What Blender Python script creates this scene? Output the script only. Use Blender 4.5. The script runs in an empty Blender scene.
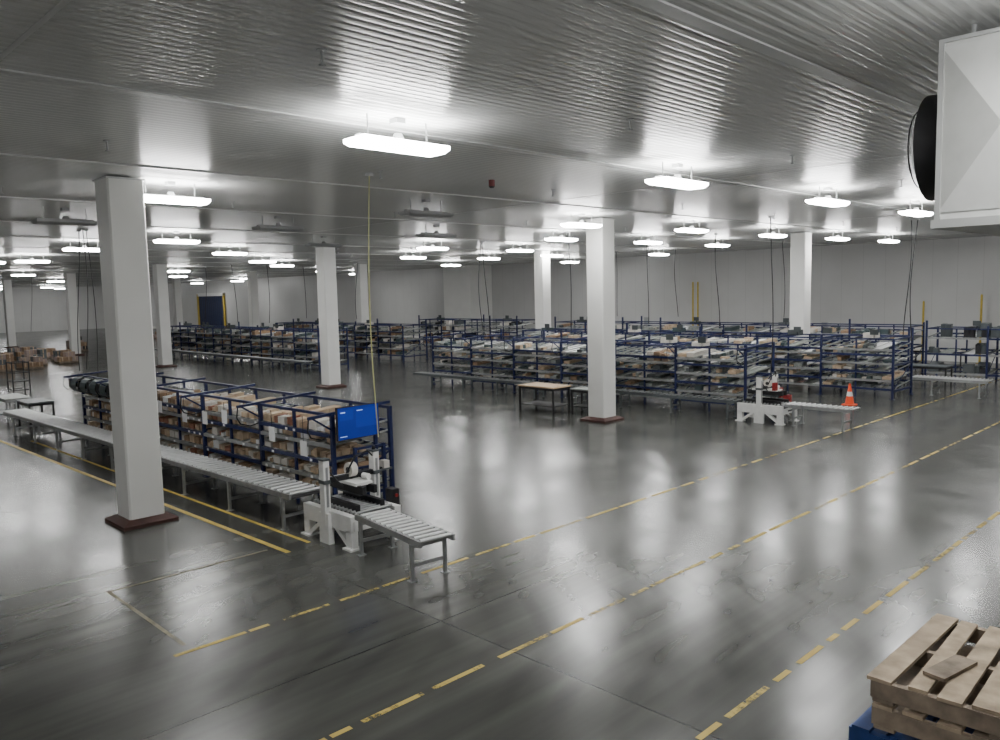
import bpy, math, random
from mathutils import Vector, Matrix
C=bpy.context; D=bpy.data; scene=C.scene
R=random.Random(7)
H=6.14
# ---------------------------------------------------------------- materials
def mat(name,col,rough=0.5,metal=0.0,emit=None,es=0,var=0.0,scale=8.0,bump=0.0):
    m=D.materials.new(name); m.use_nodes=True
    nt=m.node_tree; b=nt.nodes['Principled BSDF']
    b.inputs['Base Color'].default_value=(*col,1); b.inputs['Roughness'].default_value=rough
    b.inputs['Metallic'].default_value=metal
    if emit:
        b.inputs['Emission Color'].default_value=(*emit,1); b.inputs['Emission Strength'].default_value=es
    if var>0 or bump>0:
        tc=nt.nodes.new('ShaderNodeTexCoord'); n=nt.nodes.new('ShaderNodeTexNoise')
        n.inputs['Scale'].default_value=scale; n.inputs['Detail'].default_value=4
        nt.links.new(tc.outputs['Object'],n.inputs['Vector'])
        if var>0:
            r=nt.nodes.new('ShaderNodeValToRGB')
            r.color_ramp.elements[0].position=0.3; r.color_ramp.elements[1].position=0.7
            r.color_ramp.elements[0].color=(*[max(0,c*(1-var)) for c in col],1)
            r.color_ramp.elements[1].color=(*[min(1,c*(1+var)) for c in col],1)
            nt.links.new(n.outputs['Fac'],r.inputs['Fac']); nt.links.new(r.outputs['Color'],b.inputs['Base Color'])
        if bump>0:
            bp=nt.nodes.new('ShaderNodeBump'); bp.inputs['Strength'].default_value=bump; bp.inputs['Distance'].default_value=0.02
            nt.links.new(n.outputs['Fac'],bp.inputs['Height']); nt.links.new(bp.outputs['Normal'],b.inputs['Normal'])
    return m
M={}
M['blue']=mat('blue_steel',(0.010,0.017,0.075),0.4,0.1,var=0.15)
M['dblue']=mat('dark_blue_paint',(0.01,0.02,0.08),0.5)
M['galv']=mat('galvanised_steel',(0.36,0.37,0.37),0.4,0.6,var=0.12)
M['roller']=mat('zinc_roller',(0.80,0.81,0.81),0.35,0.5,var=0.06)
M['rail']=mat('conveyor_rail',(0.12,0.135,0.14),0.45,0.5,var=0.1)
M['lane']=mat('flow_lane',(0.30,0.32,0.30),0.45,0.3,var=0.25)
M['black']=mat('black_plastic',(0.012,0.012,0.014),0.5)
M['dgrey']=mat('dark_grey_plastic',(0.05,0.06,0.062),0.4)
M['white']=mat('white_powdercoat',(0.8,0.8,0.78),0.4,var=0.05)
M['paper']=mat('white_paper',(0.8,0.8,0.8),0.7,var=0.03)
M['kraft']=mat('kraft_cardboard',(0.30,0.20,0.125),0.8,var=0.15)
M['tan']=mat('tan_packet',(0.50,0.38,0.26),0.6,var=0.2)
M['cream']=mat('cream_carton',(0.62,0.59,0.54),0.6,var=0.1)
M['orangebox']=mat('rust_packet',(0.28,0.12,0.07),0.6,var=0.2)
M['pink']=mat('pale_pink_carton',(0.36,0.28,0.25),0.7,var=0.1)
M['teal']=mat('teal_grey_plastic',(0.05,0.075,0.08),0.4)
M['red']=mat('red_paint',(0.25,0.015,0.015),0.4)
M['dred']=mat('alarm_dark_red',(0.12,0.012,0.012),0.5)
M['cone']=mat('traffic_orange',(0.9,0.09,0.02),0.45)
M['yellow']=mat('safety_yellow',(0.55,0.40,0.05),0.5,var=0.1)
M['cord']=mat('yellow_hose',(0.50,0.50,0.22),0.5)
M['curb']=mat('red_brown_curb',(0.06,0.022,0.017),0.6,var=0.25,scale=5)
M['col']=mat('column_cladding',(0.84,0.84,0.81),0.45,var=0.03,scale=1.2)
M['wood']=mat('pallet_pine',(0.36,0.285,0.20),0.8,var=0.4,scale=7,bump=0.4)
M['wood2']=mat('pallet_grey_pine',(0.22,0.175,0.13),0.8,var=0.4,scale=9,bump=0.4)
M['ply']=mat('plywood_top',(0.52,0.37,0.22),0.5,var=0.12,scale=4)
M['pblue']=mat('blue_pallet_paint',(0.01,0.035,0.14),0.6,var=0.3)
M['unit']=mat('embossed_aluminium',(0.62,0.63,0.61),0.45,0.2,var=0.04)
M['unit_shade']=mat('embossed_aluminium_painted_shade',(0.46,0.47,0.45),0.45,0.2,var=0.04)  # darker copy of unit metal: shade on the crease's side facets, as colour
M['unitd']=mat('unit_trim',(0.42,0.43,0.42),0.45,0.3)
M['lens']=mat('led_lens',(1,1,1),0.4,emit=(1.0,0.995,0.985),es=64)
M['lensoff']=mat('led_lens_unlit',(0.35,0.36,0.36),0.4)
M['house']=mat('fixture_housing',(0.35,0.36,0.36),0.4)
M['seam']=mat('ceiling_trim',(0.60,0.61,0.60),0.35,var=0.03)
M['screen']=mat('screen_blue',(0.01,0.03,0.2),0.2,emit=(0.005,0.022,0.36),es=0.3)
M['screen2']=mat('screen_window',(0.01,0.03,0.2),0.2,emit=(0.008,0.04,0.5),es=0.35)
M['screenw']=mat('screen_text',(0.5,0.6,0.8),0.2,emit=(0.2,0.5,1),es=0.6)
M['navy']=mat('navy_curtain',(0.012,0.02,0.06),0.6,var=0.2)

# ---------------------------------------------------------------- mesh builder
class MB:
    def __init__(s): s.v=[];s.f=[];s.mi=[];s.ms=[];s.sm=[]
    def m(s,k):
        if k not in s.ms: s.ms.append(k)
        return s.ms.index(k)
    def add(s,vs,fs,k,smooth=False):
        o=len(s.v); s.v+= [tuple(v) for v in vs]; i=s.m(k)
        for f in fs: s.f.append(tuple(o+a for a in f)); s.mi.append(i); s.sm.append(smooth)
    BF=[(0,3,2,1),(4,5,6,7),(0,1,5,4),(1,2,6,5),(2,3,7,6),(3,0,4,7)]
    def box(s,x0,x1,y0,y1,z0,z1,k,sl=0.0,xr=0.0):
        vs=[(x,y,z+sl*(x-xr)) for z in(z0,z1) for x,y in((x0,y0),(x1,y0),(x1,y1),(x0,y1))]
        s.add(vs,s.BF,k)
    def obox(s,c,size,rot,k):
        a,b,d=[q/2 for q in size]; c=Vector(c)
        vs=[c+rot@Vector(p) for p in [(-a,-b,-d),(a,-b,-d),(a,b,-d),(-a,b,-d),(-a,-b,d),(a,-b,d),(a,b,d),(-a,b,d)]]
        s.add(vs,s.BF,k)
    def bar(s,p0,p1,w,h,k):
        p0=Vector(p0);p1=Vector(p1);d=p1-p0
        rot=d.to_track_quat('X','Z').to_matrix()
        s.obox((p0+p1)/2,(d.length,w,h),rot,k)
    def cyl(s,p0,p1,r,k,n=8,r1=None,cap=True):
        p0=Vector(p0);p1=Vector(p1);d=(p1-p0)
        if r1 is None:r1=r
        q=d.to_track_quat('Z','Y').to_matrix()
        vs=[];fs=[]
        for i in range(n):
            a=2*math.pi*i/n; vs.append(p0+q@Vector((r*math.cos(a),r*math.sin(a),0)))
        for i in range(n):
            a=2*math.pi*i/n; vs.append(p1+q@Vector((r1*math.cos(a),r1*math.sin(a),0)))
        s.add(vs,[(i,(i+1)%n,n+(i+1)%n,n+i) for i in range(n)],k,True)
        if cap: s.add(vs,[tuple(range(n-1,-1,-1)),tuple(range(n,2*n))],k)
    def path(s,pts,r,k,n=6):
        for a,b in zip(pts,pts[1:]): s.cyl(a,b,r,k,n,cap=True)
    def mesh(s,name):
        me=D.meshes.new(name); me.from_pydata(s.v,[],s.f)
        for k in s.ms: me.materials.append(M[k])
        me.polygons.foreach_set('material_index',s.mi); me.polygons.foreach_set('use_smooth',s.sm)
        me.update(); return me
    def obj(s,name,loc=(0,0,0),rz=0):
        o=D.objects.new(name,s.mesh(name)); C.collection.objects.link(o); o.location=loc; o.rotation_euler=(0,0,rz); return o
def inst(name,me,loc,rz=0):
    o=D.objects.new(name,me); C.collection.objects.link(o); o.location=loc; o.rotation_euler=(0,0,rz); return o

X0,X1,Y0,Y1=-8.0,44.5,-8.0,125.0
# ---------------------------------------------------------------- floor
fm=D.materials.new('polished_concrete'); fm.use_nodes=True; nt=fm.node_tree; b=nt.nodes['Principled BSDF']; L=nt.links.new
def N(t,**k):
    n=nt.nodes.new(t)
    for a,v in k.items():
        if a in n.inputs: n.inputs[a].default_value=v
        else: setattr(n,a,v)
    return n
geo=N('ShaderNodeTexCoord')
def noise(scale,detail,rough=0.6,dist=0,vec=None):
    n=N('ShaderNodeTexNoise',Scale=scale,Detail=detail,Roughness=rough,Distortion=dist); L(vec or geo.outputs['Object'],n.inputs['Vector']); return n.outputs['Fac']
def ramp(i,p0,p1,c0,c1):
    r=N('ShaderNodeValToRGB'); e=r.color_ramp.elements; e[0].position=p0;e[1].position=p1;e[0].color=(*c0,1);e[1].color=(*c1,1); L(i,r.inputs['Fac']); return r.outputs['Color']
def mixc(f,a,c,mode='MIX'):
    m=N('ShaderNodeMix',data_type='RGBA',blend_type=mode)
    if isinstance(f,float): m.inputs[0].default_value=f
    else: L(f,m.inputs[0])
    L(a,m.inputs[6])
    if isinstance(c,tuple): m.inputs[7].default_value=(*c,1)
    else: L(c,m.inputs[7])
    return m.outputs[2]
def math_(op,a,bv=None):
    m=N('ShaderNodeMath',operation=op)
    if isinstance(a,(int,float)): m.inputs[0].default_value=a
    else: L(a,m.inputs[0])
    if bv is not None:
        if isinstance(bv,(int,float)): m.inputs[1].default_value=bv
        else: L(bv,m.inputs[1])
    return m.outputs[0]
n1=noise(0.25,3,0.5); n2=noise(0.9,2,0.5)
base=ramp(n1,0.25,0.75,(0.056,0.058,0.053),(0.090,0.092,0.085))
base=mixc(0.35,base,ramp(n2,0.25,0.75,(0.42,0.42,0.42),(0.58,0.58,0.57)),'OVERLAY')
# tyre scuffs : stretched noise in several directions + faint turning arcs
for rot_,sc in ((0.45,(0.08,2.4,1)),(-0.9,(0.10,2.8,1)),(1.2,(0.07,3.2,1))):
    mp=N('ShaderNodeMapping'); L(geo.outputs['Object'],mp.inputs['Vector']); mp.inputs['Scale'].default_value=sc; mp.inputs['Rotation'].default_value=(0,0,rot_)
    n4=noise(1.0,3,0.5,0,mp.outputs['Vector'])
    base=mixc(0.5,base,ramp(n4,0.28,0.72,(0.30,0.30,0.30),(0.66,0.66,0.65)),'OVERLAY')
for cxx,cyy,msk in ((-1.0,12.0,0.5),(9.0,-3.0,0.7)):
    mp=N('ShaderNodeMapping'); L(geo.outputs['Object'],mp.inputs['Vector']); mp.inputs['Location'].default_value=(-cxx,-cyy,0)
    wv=N('ShaderNodeTexWave',Scale=0.55,Distortion=3.0,Detail=1); wv.wave_type='RINGS'; wv.rings_direction='Z'
    wv.inputs['Detail Scale'].default_value=0.35; L(mp.outputs['Vector'],wv.inputs['Vector'])
    arc=ramp(wv.outputs['Fac'],0.0,0.4,(0.30,0.30,0.30),(0.5,0.5,0.5))
    mk=N('ShaderNodeMapRange'); L(noise(0.3*msk+0.1,2),mk.inputs[0]); mk.inputs[1].default_value=0.42; mk.inputs[2].default_value=0.65; mk.inputs[4].default_value=0.7
    base=mixc(mk.outputs[0],base,arc,'OVERLAY')
sep=N('ShaderNodeSeparateXYZ'); L(geo.outputs['Object'],sep.inputs[0])
def joint(o,per,off,w):
    f=math_('FRACT',math_('DIVIDE',math_('ADD',o,off),per)); return math_('LESS_THAN',f,w/per)
j=math_('MAXIMUM',joint(sep.outputs['X'],4.63,3.2,0.025),joint(sep.outputs['Y'],4.8,2.3,0.025))
base=mixc(math_('MULTIPLY',j,0.8),base,(0.018,0.018,0.018))
L(base,b.inputs['Base Color'])
rr=N('ShaderNodeMapRange'); L(n2,rr.inputs[0]); rr.inputs[1].default_value=0.3; rr.inputs[2].default_value=0.7; rr.inputs[3].default_value=0.18; rr.inputs[4].default_value=0.27
L(rr.outputs[0],b.inputs['Roughness'])
b.inputs['IOR'].default_value=1.45
n5=noise(1.6,2,0.5)
bp=N('ShaderNodeBump',Strength=0.07,Distance=0.02); L(n5,bp.inputs['Height']); L(bp.outputs['Normal'],b.inputs['Normal'])
M['floor']=fm
g=MB(); g.box(X0,X1,Y0,Y1,-0.2,0,'floor'); g.obj('floor')

# worn yellow paint
ym=D.materials.new('worn_yellow_paint'); ym.use_nodes=True; nt=ym.node_tree; b=nt.nodes['Principled BSDF']; L=nt.links.new
b.inputs['Base Color'].default_value=(0.52,0.39,0.08,1); b.inputs['Roughness'].default_value=0.5
geo=N('ShaderNodeTexCoord'); tr=N('ShaderNodeBsdfTransparent'); ms=N('ShaderNodeMixShader')
a=noise(0.9,8,0.8); a2=noise(9,5,0.8)
s_=math_('ADD',math_('MULTIPLY',a,0.55),math_('MULTIPLY',a2,0.45))
mr=N('ShaderNodeMapRange'); L(s_,mr.inputs[0]); mr.inputs[1].default_value=0.44; mr.inputs[2].default_value=0.54
L(mr.outputs[0],ms.inputs[0]); L(tr.outputs[0],ms.inputs[1]); L(b.outputs[0],ms.inputs[2]); L(ms.outputs[0],nt.nodes['Material Output'].inputs['Surface'])
M['yline']=ym
M['yfresh']=mat('yellow_floor_paint',(0.52,0.38,0.07),0.5,var=0.25,scale=3)
M['faint']=mat('faint_floor_mark',(0.17,0.15,0.09),0.5,var=0.4,scale=6)
def strip(name,x0,x1,y0,y1,k):
    g=MB(); g.add([(x0,y0,.004),(x1,y0,.004),(x1,y1,.004),(x0,y1,.004)],[(0,1,2,3)],k); return g.obj(name)
def dashed(name,xa,xb,y,w,seed,k='yline'):
    r=random.Random(seed); g=MB(); x=xa
    while x<xb:
        l=r.uniform(0.2,.9); g.add([(x,y-w/2,.004),(x+l,y-w/2,.004),(x+l,y+w/2,.004),(x,y+w/2,.004)],[(0,1,2,3)],k if r.random()<.6 else 'yfresh'); x+=l+r.uniform(.03,.25)
    return g.obj(name)
dashed('floor_line',2.0,40,6.08,0.065,1); dashed('floor_line',3.4,40,8.8,0.065,2); dashed('floor_line',4.5,40,3.64,0.065,3)
g=MB(); g.add([(6.12,11.1,.004),(6.21,11.1,.004),(5.6,34,.004),(5.51,34,.004)],[(0,1,2,3)],'yfresh'); g.obj('floor_line')
g=MB(); g.add([(6.62,11.3,.004),(6.69,11.3,.004),(6.4,26,.004),(6.33,26,.004)],[(0,1,2,3)],'yfresh'); g.obj('floor_line')
strip('floor_line',3.58,3.63,9.0,11.5,'faint'); strip('floor_line',3.6,6.0,11.45,11.5,'faint')

# ---------------------------------------------------------------- ceiling
cm=mat('ribbed_ceiling_panel',(0.64,0.65,0.635),0.24,0.0,var=0.02,scale=0.5); M['ceil']=cm
cm.node_tree.nodes['Principled BSDF'].inputs['IOR'].default_value=1.55
g=MB(); per=0.13; y=Y0; pts=[]
while y<Y1:
    pts+=[(y,H),(y+.055,H+.0005),(y+.08,H+.0048),(y+.105,H+.0048)]; y+=per
pts.append((y,H))
vs=[];fs=[]
for (yy,z) in pts: vs+=[(X0,yy,z),(X1,yy,z)]
for i in range(len(pts)-1): fs.append((2*i,2*i+2,2*i+3,2*i+1))
g.add(vs,fs,'ceil'); g.obj('ceiling')
k=1
for yy in [3.6,8.6,13.3,18.6,24,29.5,35,40.5,46,52,58,64,70,78,86,96,106]:
    g=MB(); w_=.07 if yy<9 else .04
    g.box(X0,X1,yy-w_,yy+w_,H-.02,H-.001,'seam'); g.obj('trim_%d'%k); k+=1
for xx in [2.0,14.6,27.2,39.8]:
    g=MB(); g.box(xx-.025,xx+.025,Y0,Y1,H-.004,H-.001,'seam'); g.obj('trim_%d'%k); k+=1

# ---------------------------------------------------------------- walls
wm=D.materials.new('insulated_wall_panel'); wm.use_nodes=True; nt=wm.node_tree; b=nt.nodes['Principled BSDF']; L=nt.links.new
geo=N('ShaderNodeTexCoord'); sep=N('ShaderNodeSeparateXYZ'); L(geo.outputs['Object'],sep.inputs[0])
base=ramp(noise(0.35,4),0.3,0.7,(0.56,0.56,0.55),(0.62,0.62,0.61))
jx=math_('MAXIMUM',joint(sep.outputs['X'],1.15,0.3,0.02),joint(sep.outputs['Y'],1.15,0.1,0.02))
base=mixc(math_('MULTIPLY',jx,0.5),base,(0.4,0.4,0.39)); L(base,b.inputs['Base Color']); b.inputs['Roughness'].default_value=0.4
M['wall']=wm
for nm,a in {'wall_back':(X1,X1+.2,Y0,Y1),'wall_left':(X0,X1,Y1,Y1+.2),'wall_right':(X0,X1,Y0-.2,Y0),'wall_front':(X0-.2,X0,Y0,Y1)}.items():
    g=MB(); g.box(*a,0,H+.1,'wall'); g.obj(nm)
g=MB(); g.box(42.2,X1-.001,46.0,49.2,0,H-.03,'col'); g.obj('wall_pier')
g=MB(); g.box(X1-.16,X1-.001,Y0,Y1,0,.25,'col'); g.obj('baseboard_back')

# door (dark freezer curtain door) far left
g=MB(); xx=X1-.001
g.box(xx-.1,xx,92.5,99.5,0,4.3,'navy')
g.box(xx-.2,xx-.1,92.2,92.6,0,4.6,'yellow'); g.box(xx-.2,xx-.1,99.4,99.8,0,4.6,'yellow'); g.box(xx-.2,xx-.1,92.2,99.8,4.3,4.7,'white')
for i in range(12): g.box(xx-.13,xx-.1,92.8+i*.55,92.9+i*.55,0,4.3,'dblue')
g.obj('door_1')

# ---------------------------------------------------------------- columns
def column(x,y,s=.62):
    g=MB(); h=s/2
    c=.03
    ring=[(-h+c,-h),(h-c,-h),(h,-h+c),(h,h-c),(h-c,h),(-h+c,h),(-h,h-c),(-h,-h+c)]
    vs=[(a,b_,.12) for a,b_ in ring]+[(a,b_,H-.03) for a,b_ in ring]
    g.add(vs,[(i,(i+1)%8,8+(i+1)%8,8+i) for i in range(8)],'col')
    q=h+.17; p=h+.02
    vs=[(-q,-q,0),(q,-q,0),(q,q,0),(-q,q,0),(-q,-q,.06),(q,-q,.06),(q,q,.06),(-q,q,.06),(-p,-p,.13),(p,-p,.13),(p,p,.13),(-p,p,.13)]
    g.add(vs,[(0,1,5,4),(1,2,6,5),(2,3,7,6),(3,0,4,7),(4,5,9,8),(5,6,10,9),(6,7,11,10),(7,4,8,11),(8,9,10,11)],'curb')
    g.box(-h-.015,h+.015,-h-.015,h+.015,H-.06,H-.03,'seam')
    g.obj('column',(x,y,0))
for p in [(5.3,14.8),(19.3,15.2),(19.24,30.2),(31.9,14.8),(31.5,28.7),(19.25,48.2),(19.25,64.8),(19.25,82.5),(31.7,45.5),(31.7,60.8),(31.7,75.7),(31.7,93),(5.2,31),(5.2,48),(5.2,65),(19.3,100)]:
    column(*p)

# ---------------------------------------------------------------- lights
def fixture(on):
    g=MB(); k='lens' if on else 'lensoff'
    l=.62; 
    vs=[(-l,-.15,0),(l,-.15,0),(l,.15,0),(-l,.15,0),(-l-.03,-.22,.045),(l+.03,-.22,.045),(l+.03,.22,.045),(-l-.03,.22,.045),(-l-.03,-.22,.09),(l+.03,-.22,.09),(l+.03,.22,.09),(-l-.03,.22,.09)]
    fs=[(0,3,2,1)]+[(a,(a+1)%4,4+(a+1)%4,4+a) for a in range(4)]+[(4+a,4+(a+1)%4,8+(a+1)%4,8+a) for a in range(4)]+[(8,9,10,11)]
    g.add(vs,fs,k)
    g.box(-l+.02,l-.02,-.05,.05,.092,.13,'house')
    for x in(-.45,.45):
        g.cyl((x,0,.13),(x,0,H-5.76),.01,'galv',6)
        g.box(x-.015,x+.015,-.22,.22,.091,.098,'galv')
    g.cyl((0,0,.13),(0,0,.2),.08,'house',12,.05)
    g.box(-.07,.07,-.07,.07,H-5.76-.06,H-5.76,'house')
    return g.mesh('led_light_fixture')
fon,foff=fixture(True),fixture(False)
ON=[(6.2,8),(12.2,7.9),(17.9,7.7),(22.9,7.5),(28.5,7.5),(34,7.5),(6.2,14.8),(17.7,14.6),(22.6,14.1),(27.9,14),(32.6,13.6),(37,13.2),
(21.9,19),(26.8,18.7),(31.9,18.6),(10.7,25.3),(21.1,25.2),(26.1,25.1),(36.8,25),
(9.6,30.5),(15.4,31.3),(25.5,32),(30.5,31.7),(10.4,40),(20.4,37.9),(9,41.5),
(24.1,42.5),(35,40)]
OFF=[(11.9,14.4),(11,19.5),(6,20.2),(16.5,19.5),(16,25.2),(20.5,31.2)]
ON+=[(10,54),(22,52),(33,52),(40,58),(15,60),(27,64),(11,70),(37,72),(22,78),(12,88),(32,86),(41,82),(22,98),(37,100),(30,110),(40,115),(31.5,28),(40,34),(41,92),(34,119),(27,119)]
ON+=[(0,2),(-2,14),(0,25),(6,1),(12,0),(18,1),(25,0),(33,0)]
for x,y in ON: inst('led_light_fixture',fon,(x,y,5.76))
for x,y in OFF: inst('led_light_fixture',foff,(x,y,5.76))

# ---------------------------------------------------------------- racks
def rack(n,bl,dep,h,levels,fill,seed,pal,arms=0,lanes=8,bins=False,labels=False,topstuff=0.0,decks=.35):
    r=random.Random(seed); g=MB(); Ltot=n*bl
    for i in range(2*n+1):
        y=i*bl/2; main=i%2==0
        if not main:
            g.box(-.025,.025,y-.025,y+.025,.02,h,'blue'); g.box(dep-.025,dep+.025,y-.025,y+.025,.02,h,'blue'); continue
        for x in(0,dep):
            hh=h+(r.choice([0,0,.1,.3]) if topstuff else 0)
            g.box(x-.035,x+.035,y-.035,y+.035,0.02,hh,'blue'); g.box(x-.07,x+.07,y-.07,y+.07,0,.02,'blue')
        g.box(0,dep,y-.02,y+.02,.25,.31,'blue'); g.box(0,dep,y-.02,y+.02,h*.55,h*.55+.05,'blue')
        g.bar((.02,y,.3),(dep-.02,y,h*.55),.02,.03,'blue')
        if arms:
            g.bar((-.5,y,h-.02),(dep,y,h+.08),.05,.05,'blue')
            g.bar((-.4,y,h-.04),(0,y,h-.3),.03,.03,'blue')
            g.path([(-.48,y,h),(-.5,y+.03,h-.25),(-.42,y+.05,h-.38),(-.2,y+.06,h-.45),(0,y+.04,h-.4)],.013,'black')
        else: g.bar((0,y,h-.03),(dep,y,h-.03),.05,.05,'blue')
    g.box(-.03,.03,0,Ltot,h-.05,h,'blue'); g.box(dep-.03,dep+.03,0,Ltot,h-.05,h,'blue')
    sl=.085
    step=(h-.62)/(levels-1); zt=.34
    for lv in range(levels):
        z=zt+lv*step-(.12 if lv==levels-1 else 0)
        for i in range(n):
            y0=i*bl+.04;y1=(i+1)*bl-.04
            fr='galv' if (lv+i)%2 else 'blue'
            g.box(-.04,.0,y0,y1,z-.04,z+.03,fr); g.box(dep-.02,dep+.03,y0,y1,z-.04+sl*dep,z+.03+sl*dep,'blue')
            g.box(dep*.5-.02,dep*.5+.02,y0,y1,z-.05+sl*dep*.5,z-.01+sl*dep*.5,'blue')
            w=(y1-y0)/lanes
            for q in range(lanes+1):
                g.box(0,dep,y0+q*w-.012,y0+q*w+.012,z,z+.035,'lane',sl,0)
            for q in range(lanes):
                if r.random()<decks: g.box(.02,dep-.02,y0+q*w+.03,y0+(q+1)*w-.03,z+.002,z+.012,'lane' if r.random()<.7 else 'paper',sl,0)
                if r.random()<fill:
                    x=.02+r.uniform(0,.1 if not labels else .03); gap=step-.12; k=r.choice(pal); hh=r.uniform(.5,.98)*gap*.88; dl=r.uniform(.16,.3)
                    for c in range(r.randint(1,5)):
                        if x+dl>dep-.05: break
                        y_a=y0+q*w+.02; y_b=y0+(q+1)*w-.02
                        if r.random()<.5:
                            g.box(x,x+dl-.01,y_a,y_b,z+.036,z+.036+hh,k,sl,0)
                        else:
                            ny=2
                            for t in range(ny):
                                ya=y_a+(y_b-y_a)*t/ny; g.box(x+r.uniform(0,.03),x+dl-.02,ya+.005,ya+(y_b-y_a)/ny-.008,z+.036,z+.036+hh*r.uniform(.5,1),r.choice([k,k,r.choice(pal)]),sl,0)
                        x+=dl
            if labels:
                for q in range(lanes):
                    if r.random()<.35: g.box(-.05,-.04,y0+q*w+.06,y0+q*w+.13,z-.03,z+.015,'paper')
    if topstuff:
        for i in range(n):
            if r.random()<topstuff:
                y=i*bl+r.uniform(.3,bl-.6); x=r.uniform(0,dep-.4); 
                g.box(-.02,dep,y-.02,y+.02,h-.05,h-.01,'blue')
                g.box(x,x+.04,y-.02,y+.02,h-.02,h+.15,'black'); g.box(x-.02,x+.02,y-.14,y+.14,h+.1,h+.3,'dgrey')
                g.box(-.02,dep,y+.3,y+.34,h-.05,h-.01,'blue'); g.box(x,x+.4,y-.05,y+.38,h-.01,h+r.uniform(.06,.18),r.choice(['teal','dgrey','rail','cream']))
    if bins:   # dark grey curved hoods / bulky hardware hung at the far end
        for i in range(5):
            y=Ltot-.4-i*.75
            for t in range(6):
                a=math.pi*t/6; a2=math.pi*(t+1)/6
                p=[(-.12-.2*math.sin(a),h-.26+.22*math.cos(a)),(-.12-.2*math.sin(a2),h-.26+.22*math.cos(a2))]
                g.add([(p[0][0],y,p[0][1]),(p[0][0],y+.45,p[0][1]),(p[1][0],y+.45,p[1][1]),(p[1][0],y,p[1][1])],[(0,1,2,3)],'teal',True)
            g.box(-.12,-.08,y-.02,y+.47,h-.48,h-.02,'dgrey'); g.box(-.3,-.05,y+.5,y+.62,h-.35,h-.1,'black')
    return g
pal1=['tan','kraft','cream','tan','orangebox','tan','paper','kraft','cream','tan','cream','tan']
g=rack(5,2.55,1.3,1.88,5,.98,3,pal1,arms=1,bins=True,labels=True,lanes=9)
for y,z in [(.4,1.1),(1.5,1.25),(3.4,1.4),(4.3,1.3),(5.3,1.25),(6.6,1.35),(9,1.35)]:
    g.box(-.3,-.29,y,y+.22,z,z+.28,'paper'); g.path([(-.295,y+.11,z+.28),(-.295,y+.11,1.85)],.006,'black',4)
g.obj('flow_rack',(7.82,12.3,0),.02)
pal2=['cream','rail','kraft','cream','teal','tan','lane','tan','lane','dgrey']
g=rack(6,2.5,1.8,2.1,6,.45,5,pal2,arms=1,topstuff=.5); g.obj('flow_rack',(22.6,12.2,0))
g=rack(7,2.5,1.8,2.1,6,.42,6,pal2,lanes=7,topstuff=.6); g.obj('flow_rack',(28.7,10.0,0))
g=rack(8,2.5,1.8,2.15,5,.4,8,pal2,lanes=6,topstuff=.6); g.obj('flow_rack',(36.2,12.0,0))
g=rack(8,2.5,1.8,2.15,5,.45,9,['black','kraft','teal','cream','rail'],lanes=6,topstuff=.7); g.obj('flow_rack',(22.9,37,0))
g=rack(6,2.5,1.8,2.15,5,.45,10,['black','kraft','teal','cream','rail'],lanes=6,topstuff=.7); g.obj('flow_rack',(29.3,38,0))
g=rack(4,2.5,1.8,2.15,4,.4,11,['black','kraft','cream','rail'],lanes=6,topstuff=.7); g.obj('flow_rack',(37,36,0))
g=rack(2,2.2,1.4,2.15,3,.5,12,['black','dgrey','rail'],lanes=5,topstuff=1); g.obj('storage_rack',(35.2,6.6,0))

# ---------------------------------------------------------------- conveyors
def conveyor(L_,w,h,pitch=.1,legs=1.8,n=8,rr_=.026,kr='galv',ko='roller',shade_sheet=None):
    g=MB(); 
    for x in(0,w): g.box(x-.02,x+.02,0,L_,h-.10,h-.012,kr)
    if shade_sheet: g.box(.02,w-.02,0,L_,h-.10,h-.09,shade_sheet)  # added dark sheet, stands in for the shade seen between rollers
    y=.06
    while y<L_-.03:
        g.cyl((.02,y,h-.02),(w-.02,y,h-.02),rr_,ko,n); y+=pitch
    y=.25
    while y<L_:
        for x in(0,w):
            g.box(x-.025,x+.025,y-.025,y+.025,.01,h-.1,kr); g.box(x-.06,x+.06,y-.05,y+.05,0,.012,kr)
        g.box(0,w,y-.015,y+.015,.2,.25,kr); g.box(0,w,y-.02,y+.02,h-.16,h-.11,kr)
        y+=legs
    return g
conveyor(16.5,.66,.66,.2,1.9,12,.03,'galv','roller','black').obj('roller_conveyor',(6.77,12.05,0),.03)
conveyor(1.9,.55,.63,.155,1.5,14,.03,'galv').obj('roller_conveyor',(6.66,8.4,0),-.12)
conveyor(15.5,.5,.58,.24,2,6,.024,'rail','galv').obj('roller_conveyor',(21.78,12.1,0))
conveyor(1.9,.58,.62,.15,1.4).obj('roller_conveyor',(21.75,8.6,0))
conveyor(17,.6,.6,.2,2.2,6,.024,'rail','galv').obj('roller_conveyor',(30.72,10.4,0))
conveyor(2.6,.8,.62,.12,1.5).obj('roller_conveyor',(30.6,7.6,0))
conveyor(20,.5,.6,.26,2.2,6,.024,'rail','galv').obj('roller_conveyor',(22.0,37,0))

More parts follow.
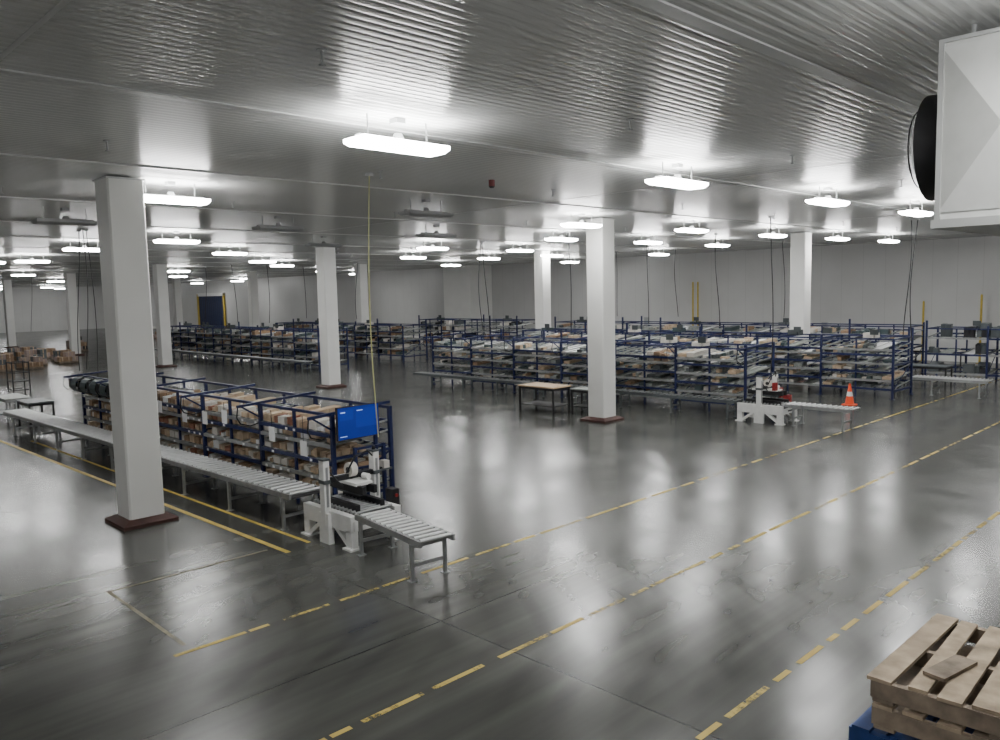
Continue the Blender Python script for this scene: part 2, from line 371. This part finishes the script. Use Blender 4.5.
# ---------------------------------------------------------------- case sealer at row end
def sealer(loc,roll=False):
    g=MB()
    for x in(0,.86):
        g.box(x-.05,x+.07,-.05,1.35,.28,.54,'white')
        for y in(0,1.25):
            g.box(x-.05,x+.07,y-.06,y+.10,.0,.30,'white'); g.box(x-.1,x+.12,y-.1,y+.14,0,.03,'white')
        g.bar((x+.01,.06,.05),(x+.01,.42,.3),.1,.07,'white'); g.bar((x+.01,1.2,.05),(x+.01,.84,.3),.1,.07,'white')
    g.box(.07,.81,-.02,1.32,.42,.5,'black')
    y=.02
    while y<1.3: g.cyl((.08,y,.56),(.80,y,.56),.025,'galv',8); y+=.11
    for x in(.2,.68): g.box(x-.04,x+.04,.1,1.2,.5,.66,'black')
    g.box(.0,.9,-.07,-.05,.30,.46,'white'); g.box(.3,.56,-.075,-.07,.36,.40,'black')
    for x in(-.06,.92):
        g.box(x-.055,x+.055,.57,.71,.3,1.36,'white'); g.box(x-.065,x+.065,.56,.72,1.36,1.39,'rail')
        g.box(x-.02,x+.02,.56,.575,.6,1.25,'galv')
        g.box(x-.06,x+.06,.55,.73,.98,1.04,'rail')
    g.box(-.11,-.01,.5,.78,0,.5,'white')
    g.box(-.02,.88,.60,.68,.98,1.06,'black')
    g.box(.28,.60,.25,1.05,.92,.97,'white'); g.box(.30,.36,.1,1.2,.8,.93,'black'); g.box(.52,.58,.1,1.2,.8,.93,'black')
    g.box(.37,.51,.3,.95,.74,.9,'rail'); 
    g.cyl((.38,.62,1.13),(.50,.62,1.13),.12,'cream',20); g.cyl((.37,.62,1.13),(.51,.62,1.13),.05,'black',12)
    g.bar((.44,.62,.97),(.44,.62,1.17),.03,.03,'galv')
    g.cyl((.6,.35,1.02),(.6,.5,1.02),.05,'white',12)
    g.path([(.86,.6,1.3),(.7,.5,1.42),(.45,.5,1.36),(.3,.55,1.1)],.015,'black')
    g.path([(-.02,.6,1.2),(.1,.5,1.0),(.2,.5,.9)],.015,'black')
    g.cyl((.92,.64,1.39),(.92,.64,1.45),.03,'black',10)
    g.box(.96,1.1,.2,.4,.35,.75,'black' if not roll else 'red'); g.cyl((1.03,.19,.65),(1.03,.17,.65),.03,'red',12)
    if roll: g.box(.05,.2,.2,.3,.97,1.2,'red'); g.box(.6,.75,.3,.4,.7,1.0,'red')
    return g.obj('case_sealing_machine',loc)
sealer((6.92,10.45,0)); sealer((21.7,10.6,0),True)

# monitor on its own stand
g=MB()
g.box(0,.92,0,.05,0,.6,'black'); g.box(.015,.905,-.004,0,.015,.585,'screen')
g.box(.05,.34,-.006,-.004,.36,.54,'screen2'); g.box(.4,.86,-.006,-.004,.2,.54,'screen2'); g.box(.07,.17,-.008,-.006,.49,.51,'screenw'); g.box(.42,.55,-.008,-.006,.5,.515,'screenw'); g.box(.05,.2,-.006,-.004,.06,.075,'screenw')
g.box(.4,.5,.05,.12,.2,.4,'black'); g.box(.86,.92,.06,.12,-1.43,.5,'blue'); g.box(.4,.92,.06,.1,.28,.34,'blue'); g.box(.78,1.0,-.05,.2,-1.43,-1.4,'black')
g.obj('display_monitor',(7.72,11.98,1.43),0.03)

# end-cap blue frame with keyboard shelf (row 1)
g=MB()
for x in(0,.62):
    g.box(x-.03,x+.03,-.03,.03,0,1.3,'blue')
for z in(.5,.9,1.25): g.box(0,.62,-.02,.02,z,z+.04,'blue')
g.box(.0,.6,-.28,0,.86,.89,'rail'); g.box(.05,.4,-.25,-.1,.89,.92,'black'); g.box(.44,.56,-.25,-.1,.89,1.02,'cream')
g.obj('packing_station_frame',(7.98,11.85,0))

# ---------------------------------------------------------------- cords
def cord(x,y,z0,k='black',r=.012,sway=.1,name='power_cord_drop',seed=0,z1=H):
    g=MB(); pts=[]
    n=14
    for i in range(n+1):
        t=i/n; pts.append((x+sway*math.sin(3*t+seed),y+sway*.6*math.sin(4*t+seed*2),z1+(z0-z1)*t))
    g.path(pts,r,k); g.box(pts[0][0]-.05,pts[0][0]+.05,pts[0][1]-.05,pts[0][1]+.05,z1-.05,z1,'house'); g.obj(name)
cord(8.5,11.85,1.42,'cord',.011,.06,'air_hose_drop',3)
for i,(x,y,z) in enumerate([(8.2,25.8,1.6),(7.9,25.4,2.0),(8.0,26.2,1.9),(23.5,24.9,2.42),(23.5,24.6,2.42),(23.5,20,2.42),(23.6,19.2,2.42),(23.6,11.9,1.2),(29,9.7,2.2),(29.3,9.6,2.0),(29.2,17,2.42),(23.8,48,2.46),(30,50,2.46),(23.9,44,2.46),(23.7,52,2.46),(30.3,44,2.46),(37,24,2.46),(37,18,2.46),(37,28,2.46),(30,21,2.42),(12,47,2.5)]):
    cord(x,y,z,'black',.011 if x<20 else .017,.12,seed=i)

# ---------------------------------------------------------------- ceiling devices
g=MB(); g.cyl((0,0,H-.12),(0,0,H),.06,'dred',14); g.cyl((0,0,H-.15),(0,0,H-.12),.04,'black',12,.06); g.obj('fire_alarm_strobe',(10.9,11.2,0))
g=MB(); g.cyl((0,0,-.12),(0,0,0),.01,'galv',8); g.cyl((0,0,-.14),(0,0,-.125),.03,'galv',12); g.cyl((0,0,-.01),(0,0,0),.05,'house',12); sp=g.mesh('sprinkler_head')
for x in (4,8.5,13,18,23,28,33):
    for y in (6.2,11.5,17,23,29): inst('sprinkler_head',sp,(x,y,H))

# ---------------------------------------------------------------- evaporator unit
g=MB()
zb,zt=4.52,5.96; W=.95; dx=2.6
g.box(0.01,dx,-W,0,zb,zt,'unit')
a=(0,0,zb+.06);b_=(0,-W,zb+.06);c_=(0,-W,zt-.03);d_=(0,0,zt-.03);e_=(-.10,-W/2,(zb+zt)/2)
g.add([a,b_,e_],[(0,1,2)],'unit'); g.add([b_,c_,e_],[(0,1,2)],'unit_shade'); g.add([c_,d_,e_],[(0,1,2)],'unit'); g.add([d_,a,e_],[(0,1,2)],'unit_shade')
g.box(-.02,.02,-.02,.02,zb,zt,'unitd'); g.box(-.02,.02,-W-.02,-W+.02,zb,zt,'unitd'); g.box(-.02,dx,-W-.02,.02,zt,zt+.03,'unitd')
g.box(-.04,dx+.04,-W-.06,.04,zb-.07,zb,'unitd')
for i in range(2):
    xc=.62+i*1.3
    zc=(zb+zt)/2-.03
    g.cyl((xc,0,zc),(xc,.26,zc),.47,'black',40); g.cyl((xc,.26,zc),(xc,.33,zc),.47,'black',40,.3)
    for q in (.15,.25,.35):
        n=28
        g.path([(xc+q*math.cos(2*math.pi*t/n),.34,zc+q*math.sin(2*math.pi*t/n)) for t in range(n+1)],.006,'black',4)
for x in (.3,dx-.3):
    for y in (-.15,-W+.15): g.cyl((x,y,zt),(x,y,H),.02,'galv',8)
g.cyl((.5,-W*.8,zb-.07),(.5,-W*.8,zb-.2),.03,'galv',8)
g.obj('evaporator_fan_unit',(7.45,2.27,0))

# ---------------------------------------------------------------- pallets
def pallet(g,ox,oy,z,ang,lx,ly,k,k2,seed,n=7):
    r=random.Random(seed); rot=Matrix.Rotation(ang,3,'Z')
    def b_(cx,cy,cz,sx,sy,sz,kk,da=0):
        p=rot@Vector((cx,cy,0)); g.obox((ox+p.x,oy+p.y,z+cz),(sx,sy,sz),Matrix.Rotation(ang+da,3,'Z'),kk)
    for y in(-ly/2+.02,0,ly/2-.02): b_(0,y,.068,lx,.04,.09,k2)
    for i in range(n):
        x=-lx/2+.06+i*(lx-.12)/(n-1); b_(x,0,.122,r.uniform(.085,.135),ly*r.uniform(.96,1.02),.018,r.choice([k,k,k2]),r.uniform(-.05,.05) if k=='wood' else 0)
    for x in(-lx/2+.06,0,lx/2-.06): b_(x,0,.012,.1,ly,.018,k2)
g=MB()
PX,PY=4.58,0.91; a0=math.pi/2
zz=0
for i in range(13):
    pallet(g,PX+R.uniform(-.02,.02),PY+.03+R.uniform(-.02,.02),zz,a0+R.uniform(-.02,.02),1.26,1.16,'pblue','pblue',i); zz+=.1345
for i in range(2):
    pallet(g,PX+R.uniform(-.02,.02),PY+R.uniform(-.02,.02),zz,a0+.05+R.uniform(-.04,.04),1.16,1.05,'wood','wood2',20+i,8); zz+=.1345
PT=zz
g.obox((PX+.1,PY-.12,PT+.01),(1.0,.1,.018),Matrix.Rotation(.25,3,'Z'),'wood')
g.obox((PX-.2,PY+.3,PT+.01),(.32,.11,.018),Matrix.Rotation(-.2,3,'Z'),'wood2')
g.obj('pallet_stack')

# ---------------------------------------------------------------- tables, carts, cone
def table(x,y,lx,ly,h,k,kl,rz=0,shelf=True,name='work_table'):
    g=MB(); g.box(-lx/2,lx/2,-ly/2,ly/2,h-.04,h,k)
    for a in(-lx/2+.05,lx/2-.05):
        for c in(-ly/2+.05,ly/2-.05): g.box(a-.025,a+.025,c-.025,c+.025,0,h-.04,kl)
    for c in(-ly/2+.05,ly/2-.05): g.box(-lx/2+.05,lx/2-.05,c-.015,c+.015,h-.12,h-.04,kl)
    for a in(-lx/2+.05,lx/2-.05): g.box(a-.015,a+.015,-ly/2+.05,ly/2-.05,h-.12,h-.04,kl)
    if shelf: g.box(-lx/2+.05,lx/2-.05,-ly/2+.05,ly/2-.05,.2,.23,kl)
    g.obj(name,(x,y,0),rz)
table(19.75,18.0,.9,1.6,.86,'ply','black')
table(20.2,16.6,.6,.8,.8,'lane','black')
table(7.2,31.5,.8,1.8,.8,'lane','galv'); table(7.4,29.4,.8,1.4,.8,'rail','black')
table(33.5,10.5,.8,1.8,.8,'rail','black'); table(40,12,.8,2.2,.9,'cream','black')
def cone(x,y):
    g=MB(); g.box(-.19,.19,-.19,.19,0,.035,'cone'); 
    prof=[(.145,.035),(.115,.22),(.10,.30),(.075,.45),(.06,.53),(.03,.71)]
    ks=['cone','cone','paper','cone','cone']
    for (r0,z0),(r1,z1),kk in zip(prof,prof[1:],ks): g.cyl((0,0,z0),(0,0,z1),r0,kk,20,r1,cap=False)
    g.cyl((0,0,.70),(0,0,.712),.03,'cone',20); g.obj('traffic_cone',(x,y,0))
cone(26.7,10.65)
# black rolling cage cart
g=MB()
for x in(0,.6):
    for y in(0,.8): g.box(x-.02,x+.02,y-.02,y+.02,.12,1.65,'black'); g.cyl((x-.02,y,.06),(x+.02,y,.06),.06,'rail',12)
for z in(.14,.5,.85,1.2,1.6):
    for y in(0,.8): g.box(0,.6,y-.012,y+.012,z,z+.03,'black')
    for x in(0,.6): g.box(x-.012,x+.012,0,.8,z,z+.03,'black')
g.box(0,.6,0,.8,.14,.17,'black'); g.box(0.02,.58,.02,.78,.85,.87,'black')
g.obj('rolling_cage_cart',(8.4,36.3,0))
# palletised cartons
def carton_pallet(x,y,seed,nz=3,ks=('kraft','pink','cream')):
    r=random.Random(seed); g=MB(); pallet(g,0,0,0,0,1.2,1.0,'wood','wood2',seed)
    for l in range(nz):
        for i in range(3):
            for j_ in range(2):
                if l==nz-1 and r.random()<.35: continue
                g.box(-.58+i*.39,-.58+i*.39+.37,-.48+j_*.49,-.48+j_*.49+.47,.135+l*.3,.135+l*.3+.29,r.choice(ks))
                g.box(-.58+i*.39+.15,-.58+i*.39+.21,-.48+j_*.49-.001,-.48+j_*.49+.471,.135+l*.3+.05,.135+l*.3+.291,'tan')
    g.obj('carton_pallet',(x,y,0),r.uniform(-.1,.1))
i=0
for x,y in [(12,54),(13.6,54.5),(14.5,57),(16.5,57.5),(17,60),(15,61),(17,64),(15.5,67),(23,66),(25,68),(27,72),(30,70),(33,84),(35,60),(37,62),(38,66),(36,70),(40,55),(40,51),(39,75),(28,31),(35,33.5),(40.5,30),(41,26),(41.5,22),(41,18),(41.5,40),(41.5,42),(21,70),(22,74)]:
    i+=1; carton_pallet(x,y,i,R.choice([1,2,3]),('kraft','pink','black') if x>20 else ('kraft','pink','rail'))
# yellow guard posts at back wall
def gpost(x,y,h):
    g=MB(); g.cyl((0,0,0),(0,0,h),.05,'yellow',14); g.cyl((0,0,h),(0,0,h+.05),.05,'yellow',14,.03); g.box(-.12,.12,-.12,.12,0,.015,'yellow'); g.obj('yellow_guard_post',(x,y,0))
for y,h in [(27.3,4.3),(26.95,4.3),(13.9,3.0),(11.3,3.3)]: gpost(43.9,y,h)
g=MB()
for y,h,z in [(19,.5,1.4),(22.5,.4,1.5),(31,.5,1.6),(36,.6,1.2)]: g.box(-.1,0,y,y+.35,z,z+h,'house')
g.obj('electrical_wall_box',(X1-.001,0,0))

# ---------------------------------------------------------------- camera
cam=D.cameras.new('camera'); co=D.objects.new('camera',cam); C.collection.objects.link(co); scene.camera=co
cam.sensor_width=36; cam.lens=28.8; cam.clip_end=400; cam.clip_start=.05
az=math.radians(45.5); F=Vector((math.cos(az),math.sin(az),0)); Rt=Vector((math.sin(az),-math.cos(az),0))
p=math.radians(5.57); fw=F*math.cos(p)-Vector((0,0,1))*math.sin(p); up=F*math.sin(p)+Vector((0,0,1))*math.cos(p)
ro=.023; cx=(Rt-ro*up).normalized(); cy=(up+ro*Rt).normalized()
m=Matrix((cx,cy,-fw)).transposed().to_4x4(); m.translation=Vector((0,0,4)); co.matrix_world=m
w=D.worlds.new('world'); scene.world=w; w.use_nodes=True; w.node_tree.nodes['Background'].inputs[0].default_value=(.5,.55,.6,1); w.node_tree.nodes['Background'].inputs[1].default_value=.1
